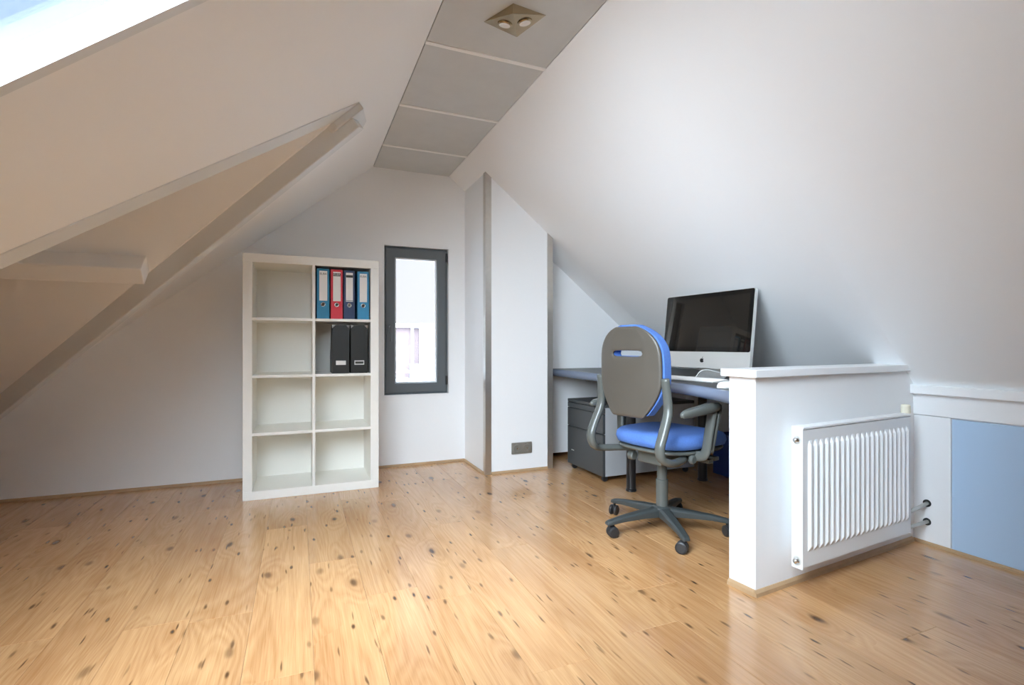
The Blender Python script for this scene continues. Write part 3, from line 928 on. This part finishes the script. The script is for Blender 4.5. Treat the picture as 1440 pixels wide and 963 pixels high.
gl_ = obj('glass_front', bm, 'bezel', co_)
bm = bmesh.new()
slab(bm, [[tilt @ Vector((-0.0018, py, pz)) for py, pz in ((-HWd + 0.027, CH + 0.026), (HWd - 0.027, CH + 0.026), (HWd - 0.027, HH - 0.027), (-HWd + 0.027, HH - 0.027))]], tilt.to_3x3() @ Vector((-0.0004, 0, 0)))
obj('display', bm, 'screen', gl_)
# fruit emblem on the chin: body with a bite, and a leaf
def fruit():
    pts = []
    for k in range(40):
        a = 2 * math.pi * k / 40
        r = 0.0135 * (1 + 0.07 * math.cos(2 * a)) - 0.0022 * math.exp(-((a - math.pi / 2) / 0.3) ** 2) - 0.0012 * math.exp(-((a - 3 * math.pi / 2) / 0.25) ** 2)
        p = Vector((r * math.cos(a), r * math.sin(a) * 1.02))
        c = Vector((0.0165, 0.0025)); q_ = p - c
        if q_.length < 0.0072: p = c + q_.normalized() * 0.0072 if p.x < c.x else c + Vector((-0.0072, q_.y * 0.3))
        pts.append(p)
    return pts
bm = bmesh.new()
slab(bm, [[tilt @ Vector((-0.0002, -p.x, 0.044 + p.y)) for p in fruit()]], tilt.to_3x3() @ Vector((-0.0008, 0, 0)))
leaf = [(0.000, 0.0150), (0.0015, 0.0185), (0.0055, 0.0220), (0.0050, 0.0180), (0.0020, 0.0152)]
slab(bm, [[tilt @ Vector((-0.0002, -p[0], 0.044 + p[1])) for p in leaf]], tilt.to_3x3() @ Vector((-0.0008, 0, 0)))
obj('emblem', bm, 'logo', hs_)
# stand: bent aluminium foot
bm = bmesh.new()
path = smooth_path([(-0.095, 0, 0.004), (-0.03, 0, 0.004), (0.05, 0, 0.004), (0.085, 0, 0.012), (0.095, 0, 0.04), (0.085, 0, 0.10), (0.066, 0, 0.19), (0.058, 0, 0.25)], 4)
ra_ = []
for i, p in enumerate(path):
    d = (path[min(i + 1, len(path) - 1)] - path[max(i - 1, 0)]).normalized()
    n = Vector((-d.z, 0, d.x)) * 0.004
    ra_.append([bm.verts.new(p + n + Vector((0, -0.098, 0))), bm.verts.new(p + n + Vector((0, 0.098, 0))), bm.verts.new(p - n + Vector((0, 0.098, 0))), bm.verts.new(p - n + Vector((0, -0.098, 0)))])
for i in range(len(ra_) - 1):
    for k in range(4): bm.faces.new((ra_[i][k], ra_[i][(k + 1) % 4], ra_[i + 1][(k + 1) % 4], ra_[i + 1][k]))
bm.faces.new(ra_[0]); bm.faces.new(list(reversed(ra_[-1])))
bmesh.ops.recalc_face_normals(bm, faces=bm.faces)
obj('stand', bm, 'alu', co_, 0.001)

# keyboard
kb = thing('keyboard', 'flat white keyboard with a cable in front of the computer', 'keyboard', (1.985, 2.215, ZD + 0.001), R(3.4))
bm = bmesh.new()
slab(bm, [[(-0.057, -0.215, 0), (0.057, -0.215, 0), (0.057, -0.215, 0.014), (-0.057, -0.215, 0.006)]], (0, 0.43, 0))
kbb = obj('body', bm, 'alu', kb, 0.002)
pk = 0.0192
for r_ in range(6):
    xk0 = -0.052 + r_ * 0.0178
    yk = -0.210
    widths = [1] * 21
    if r_ == 0: widths = [1.2, 1, 1.2, 5.4, 1.2, 1, 1.2, 1, 1, 1, 1, 1, 2, 1, 0.8]
    elif r_ in (1, 2, 3): widths = [1.6] + [1] * 11 + [1.6] + [1] * 3 + [1] * 4
    tot = sum(widths); sc = 0.42 / tot
    for w in widths:
        if w < 0.1: continue
        bm = bmesh.new()
        zc_ = 0.006 + (xk0 + 0.057) / 0.114 * 0.008
        box(bm, xk0, xk0 + 0.0148, yk + 0.0012, yk + w * sc - 0.0012, zc_ - 0.001, zc_ + 0.0035)
        obj('key', bm, 'key', kb)
        yk += w * sc
bm = bmesh.new()
tube(bm, smooth_path([(0.055, 0.02, 0.008), (0.070, 0.018, 0.020), (0.088, 0.008, 0.046), (0.115, -0.010, 0.056), (0.160, -0.022, 0.048), (0.225, -0.024, 0.035)], 5), 0.0022, 8)
obj('cable', bm, 'white_plastic', kb, 0, True)

# mouse
mo = thing('computer_mouse', 'white computer mouse on the desk next to the keyboard', 'mouse', (1.775, 1.745, ZD + 0.0005), R(12))
bm = bmesh.new()
rg = []
for k in range(9):
    t = k / 8
    s = math.sqrt(max(0.0, 1 - t ** 2.4))
    rg.append([bm.verts.new((0.055 * (0.35 + 0.65 * s) * math.copysign(abs(math.cos(a)) ** 0.8, math.cos(a)), 0.029 * (0.25 + 0.75 * s) * math.copysign(abs(math.sin(a)) ** 0.8, math.sin(a)), 0.003 + 0.028 * t)) for a in [2 * math.pi * j / 24 for j in range(24)]])
for i in range(8):
    for k in range(24): bm.faces.new((rg[i][k], rg[i][(k + 1) % 24], rg[i + 1][(k + 1) % 24], rg[i + 1][k]))
bm.faces.new(rg[-1]); bm.faces.new(list(reversed(rg[0])))
obj('shell', bm, 'white_plastic', mo, 0, True)
bm = bmesh.new(); lathe(bm, [(0.0036, -0.003), (0.0042, 0), (0.0036, 0.003)], 12, Matrix.Translation((0.026, 0, 0.0275)) @ Matrix.Rotation(R(90), 4, 'X'))
obj('scroll_ball', bm, 'drawer_side', mo, 0, True)
bx('foot', (-0.040, 0.040, -0.020, 0.020, 0.0, 0.003), 'white_plastic', mo)
bm = bmesh.new(); tube(bm, smooth_path([(0.052, 0, 0.010), (0.09, -0.015, 0.004), (0.16, -0.04, 0.003), (0.24, -0.02, 0.003), (0.33, 0.03, 0.003)], 5), 0.002, 8)
obj('cable', bm, 'white_plastic', mo, 0, True)

# ------------------------------------------------------------------ office chair (forward = +X)
ch = thing('office_chair', 'blue swivel office chair with grey plastic back facing the desk', 'chair', (1.705, 2.10, 0), R(12))
# seat cushion
def pad(bm, cxp, hx_, hy_, z0, z1, ex=3.2, seg=40, droop=0.0):
    lv = [(0.86, 0.0), (0.97, 0.12), (1.0, 0.42), (0.985, 0.72), (0.93, 0.90), (0.80, 0.985), (0.45, 1.0)]
    rgs = []
    for s, t in lv:
        rgp = []
        for k in range(seg):
            a = 2 * math.pi * k / seg
            cx_, sy_ = math.cos(a), math.sin(a)
            px_ = math.copysign(abs(cx_) ** (2 / ex), cx_) * hx_ * s
            py_ = math.copysign(abs(sy_) ** (2 / ex), sy_) * hy_ * s
            dz = -droop * max(0, px_ / hx_) ** 3
            dz -= 0.010 * t * (1 - (py_ / hy_) ** 2) * (0.3 if s > 0.5 else 1)
            rgp.append(bm.verts.new((cxp + px_, py_, z0 + (z1 - z0) * t + dz)))
        rgs.append(rgp)
    for i in range(len(rgs) - 1):
        for k in range(seg): bm.faces.new((rgs[i][k], rgs[i][(k + 1) % seg], rgs[i + 1][(k + 1) % seg], rgs[i + 1][k]))
    bm.faces.new(list(reversed(rgs[0]))); bm.faces.new(rgs[-1])
    bmesh.ops.recalc_face_normals(bm, faces=bm.faces)
bm = bmesh.new(); pad(bm, 0.065, 0.250, 0.232, 0.438, 0.515, droop=0.02)
obj('seat', bm, 'fabric', ch, 0, True)
bm = bmesh.new(); pad(bm, 0.065, 0.238, 0.220, 0.415, 0.440)
obj('seat_pan', bm, 'bracket', ch, 0, True)
# back shell and cushion with a grip slot
def wz(z):                      # half width of the back at height z
    t = (z - 0.590) / (1.030 - 0.590)
    t = min(1.0, max(0.0, t))
    k = min(1.0, t / 0.40)
    w = 0.092 + 0.094 * (1 - (1 - k) ** 1.7)
    w += 0.005 * math.sin(t * math.pi)
    if t > 0.62: w *= max(0.0, 1 - ((t - 0.62) / 0.39) ** 2.4) ** 0.5
    return w
def back_sheet(name, xoff, thick, m, zlo, zhi, shrink, bev):
    zsl, zsh = 0.884, 0.910
    zz = [zlo + (zsl - zlo) * k / 9 for k in range(10)] + [zsh] + [zsh + (zhi - zsh) * k / 8 for k in range(1, 9)]
    cc = [-1, -0.92, -0.75, -0.48, -0.40, -0.2, 0, 0.2, 0.40, 0.48, 0.75, 0.92, 1]
    bm = bmesh.new()
    def layer(dx):
        L_ = []
        for z in zz:
            w = max(0.012, wz(z) - shrink)
            L_.append([bm.verts.new((xoff + dx + 0.55 * (c * w) ** 2 + 0.10 * (z - 0.74) ** 2 * -1 + 0.0, c * w if abs(c) not in (0.40, 0.48) else math.copysign(0.096 if abs(c) == 0.40 else 0.106, c) * min(1, w / 0.17), z)) for c in cc])
        return L_
    a, b_ = layer(0), layer(thick)
    ni, nj = len(zz), len(cc)
    slot = lambda i, j: i == 9 and 4 <= j <= 7
    for i in range(ni - 1):
        for j in range(nj - 1):
            if slot(i, j): continue
            bm.faces.new((a[i][j], a[i][j + 1], a[i + 1][j + 1], a[i + 1][j]))
            bm.faces.new((b_[i][j], b_[i + 1][j], b_[i + 1][j + 1], b_[i][j + 1]))
    for i in range(ni - 1):
        for j in (0, nj - 1): bm.faces.new((a[i][j], a[i + 1][j], b_[i + 1][j], b_[i][j]))
    for j in range(nj - 1):
        for i in (0, ni - 1): bm.faces.new((a[i][j], a[i][j + 1], b_[i][j + 1], b_[i][j]))
    for j in range(4, 8):
        for i in (9, 10): bm.faces.new((a[i][j], a[i][j + 1], b_[i][j + 1], b_[i][j]))
    for j in (4, 8): bm.faces.new((a[9][j], a[10][j], b_[10][j], b_[9][j]))
    bmesh.ops.recalc_face_normals(bm, faces=bm.faces)
    o = obj(name, bm, m, ch, bev, True, 3)
    sm = o.modifiers.new('round', 'SUBSURF'); sm.levels = 1; sm.render_levels = 1
    return o
back_sheet('backrest_shell', -0.262, 0.016, 'shell', 0.592, 1.026, 0.0, 0.0)
back_sheet('backrest_cushion', -0.244, 0.048, 'fabric', 0.606, 1.034, -0.004, 0.014)
for s in (-1, 1):
    pts = [(-0.232, s * 0.204, 0.785), (-0.222, s * 0.208, 0.700), (-0.222, s * 0.212, 0.630), (-0.262, s * 0.218, 0.540), (-0.285, s * 0.218, 0.480), (-0.270, s * 0.218, 0.430), (-0.215, s * 0.225, 0.405), (-0.110, s * 0.195, 0.398), (-0.02, s * 0.15, 0.395)]
    bm = bmesh.new()
    sp_ = smooth_path(pts, 5)
    n = len(sp_)
    tube(bm, sp_, [0.021 + 0.004 * math.sin(math.pi * k / (n - 1)) for k in range(n)], 12, (0.75, 1.0))
    br = obj('back_bracket', bm, 'bracket', ch, 0, True)
    bm = bmesh.new(); lathe(bm, [(0.019, 0), (0.022, 0.004), (0.022, 0.014), (0.017, 0.020)], 14, Matrix.Translation((-0.04, s * 0.20, 0.398)) @ Matrix.Rotation(R(-90 * s), 4, 'X'))
    obj('knob', bm, 'bracket', br)
    # armrest
    ar_pts = [(-0.135, 0, 0.0), (0.125, 0, 0.0)]
    bm = bmesh.new()
    rgs = []
    for s2, zz_ in ((0.80, 0.622), (1.0, 0.630), (1.0, 0.646), (0.90, 0.656), (0.55, 0.660)):
        rgs.append([bm.verts.new((-0.085 + 0.140 * s2 * math.copysign(abs(math.cos(a)) ** 0.75, math.cos(a)), s * 0.285 + 0.040 * s2 * math.copysign(abs(math.sin(a)) ** 0.75, math.sin(a)) * (0.75 + 0.25 * math.cos(a)), zz_ + 0.012 * math.cos(a))) for a in [2 * math.pi * k / 28 for k in range(28)]])
    for i in range(len(rgs) - 1):
        for k in range(28): bm.faces.new((rgs[i][k], rgs[i][(k + 1) % 28], rgs[i + 1][(k + 1) % 28], rgs[i + 1][k]))
    bm.faces.new(list(reversed(rgs[0]))); bm.faces.new(rgs[-1])
    bmesh.ops.recalc_face_normals(bm, faces=bm.faces)
    obj('armrest_pad', bm, 'bracket', ch, 0, True)
    bm = bmesh.new()
    tube(bm, smooth_path([(0.005, s * 0.284, 0.640), (0.0, s * 0.282, 0.600), (-0.010, s * 0.272, 0.510), (-0.014, s * 0.262, 0.440), (-0.014, s * 0.235, 0.415), (-0.014, s * 0.15, 0.412)], 4), 0.024, 12, (0.55, 1.0))
    po = obj('armrest_post', bm, 'bracket', ch, 0, True)
    bm = bmesh.new()
    tube(bm, smooth_path([(0.052, s * 0.284, 0.644), (0.040, s * 0.286, 0.610), (0.022, s * 0.278, 0.520), (0.016, s * 0.266, 0.435)], 4), 0.017, 12, (0.6, 1.0))
    obj('post_sleeve', bm, 'bracket', po, 0, True)
# mechanism under the seat
bx('mechanism', (-0.10, 0.12, -0.075, 0.075, 0.345, 0.412), 'bracket', ch, 0.012)
for (a, b_, z) in ((0.06, -0.22, 0.382), (0.115, -0.215, 0.388)):
    bm = bmesh.new()
    tube(bm, [(a, -0.05, 0.385), (a, b_ + 0.05, z)], 0.007, 8)
    box(bm, a - 0.018, a + 0.018, b_ - 0.02, b_ + 0.05, z - 0.010, z + 0.008)
    obj('lever', bm, 'bracket', ch, 0.003)
bm = bmesh.new(); lathe(bm, [(0.020, 0), (0.024, 0.006), (0.024, 0.03), (0.018, 0.038)], 16, Matrix.Translation((-0.10, 0.09, 0.372)) @ Matrix.Rotation(R(-90), 4, 'X'))
obj('tension_knob', bm, 'bracket', ch)
bm = bmesh.new(); lathe(bm, [(0.030, 0.10), (0.030, 0.255), (0.026, 0.258)], 20)
obj('column_sleeve', bm, 'bracket', ch, 0, False)
bm = bmesh.new(); lathe(bm, [(0.0245, 0.255), (0.0245, 0.350)], 20)
obj('gas_lift', bm, 'bracket', ch, 0, False)
bm = bmesh.new(); lathe(bm, [(0.046, 0.070), (0.050, 0.085), (0.048, 0.115), (0.036, 0.124)], 24)
obj('hub', bm, 'base', ch, 0.002)
for k in range(5):
    a = R(34 - 12 + 72 * k)
    mt = Matrix.Rotation(a, 4, 'Z')
    bm = bmesh.new()
    st = [(0.030, 0.030, 0.072, 0.118), (0.12, 0.026, 0.074, 0.110), (0.24, 0.021, 0.070, 0.096), (0.305, 0.019, 0.062, 0.084), (0.325, 0.015, 0.062, 0.078)]
    rgs = [[bm.verts.new(mt @ Vector(p)) for p in ((r_, -w, zb), (r_, w, zb), (r_, w, zt * 0.93), (r_, w * 0.6, zt), (r_, -w * 0.6, zt), (r_, -w, zt * 0.93))] for r_, w, zb, zt in st]
    for i in range(len(rgs) - 1):
        for j in range(6): bm.faces.new((rgs[i][j], rgs[i][(j + 1) % 6], rgs[i + 1][(j + 1) % 6], rgs[i + 1][j]))
    bm.faces.new(list(reversed(rgs[0]))); bm.faces.new(rgs[-1])
    bmesh.ops.recalc_face_normals(bm, faces=bm.faces)
    lg = obj('base_leg', bm, 'base', ch, 0.004)
    sw = mt @ Matrix.Translation((0.305, 0, 0)) @ Matrix.Rotation(R(40 + 65 * k), 4, 'Z')
    bm = bmesh.new()
    for s in (-1, 1):
        lathe(bm, [(0.020, -0.009), (0.027, -0.006), (0.0275, 0.0), (0.026, 0.006), (0.018, 0.009)], 18, sw @ Matrix.Translation((0.014, s * 0.013, 0.0275)) @ Matrix.Rotation(R(90), 4, 'X'))
    box(bm, 0.0, 0.02, -0.004, 0.004, 0.02, 0.060, sw)
    obj('caster', bm, 'caster', lg, 0, False)

# ------------------------------------------------------------------ what the window looks out on
gz = -5.6
gd = bx('ground', (-150, 260, 14, 330, gz - 0.2, gz), 'asphalt'); struct(gd, 'pale paved square outside the window', 'ground')
bl = thing('brick_building', 'brown brick building with a white roof edge seen through the window', 'building', (16, 100, gz))
bx('wall', (-12, 6.3, 0, 14, 0, 9.9), 'brick', bl)
bx('canopy', (-14, 11.0, -1.2, 15, 9.9, 10.7), 'out_white', bl)
bx('sign', (3.1, 3.7, -0.2, -0.02, 6.6, 8.0), 'out_white', bl)
for xx in (4.45, 6.05):
    bx('column', (xx - 0.20, xx + 0.22, -1.0, -0.6, 0, 9.9), 'out_white', bl)
wb_ = thing('white_building', 'white shop building with tall windows seen through the window', 'building', (22.35, 101, gz))
bx('wall', (0.25, 7, 0, 12, 0, 9.85), 'out_white', wb_)
for (a, b_) in ((0.35, 0.95), (2.05, 2.55)):
    for k in range(4):
        fr_ = bx('window', (a, b_, -0.05, 0.02, 2.9 + k * 1.6, 4.3 + k * 1.6), 'out_grey', wb_)
        bx('pane', (a + 0.08, b_ - 0.08, -0.08, -0.05, 3.0 + k * 1.6, 4.2 + k * 1.6), 'out_grey', fr_)
kk = thing('kiosk', 'turquoise market kiosk below the brick building', 'kiosk', (22.0, 96, gz))
bx('cabin', (-2.2, 2.4, 0, 2.5, 0, 2.6), 'out_teal', kk)
bx('roof', (-2.3, 2.5, -0.3, 2.6, 2.6, 2.9), 'out_teal', kk)
bx('counter', (-1.9, 0.2, -0.25, 0, 0.9, 1.1), 'out_white', kk)
stalls = [('pink parasol stall on the paved square', 16.4, 86, 'out_pink', 1.6), ('grey parasol stall behind the pink one', 17.2, 91, 'out_grey', 1.2), ('white parasol stall near the kiosk', 19.4, 88, 'out_white', 1.3)]
for lab, xx, yy, m, r_ in stalls:
    t = thing('parasol', lab, 'parasol', (xx, yy, gz), 0, 'parasols on the square')
    bm = bmesh.new(); lathe(bm, [(r_, 1.9), (r_ * 0.55, 2.3), (0.05, 2.6)], 8); obj('canopy', bm, m, t)
    bm = bmesh.new(); lathe(bm, [(0.04, 0.0), (0.04, 2.3)], 8); obj('pole', bm, 'out_grey', t)
    bx('stall_table', (-0.8, 0.8, -0.4, 0.4, 0.7, 0.8), m, t)
lm = thing('street_lamp', 'thin dark street lamp standing beside the kiosk', 'street lamp', (21.9, 90, gz))
bm = bmesh.new(); lathe(bm, [(0.10, 0), (0.06, 0.5), (0.05, 4.2)], 8); obj('pole', bm, 'out_grey', lm)
bx('lantern', (-0.15, 0.15, -0.15, 0.15, 4.2, 4.6), 'out_grey', lm)
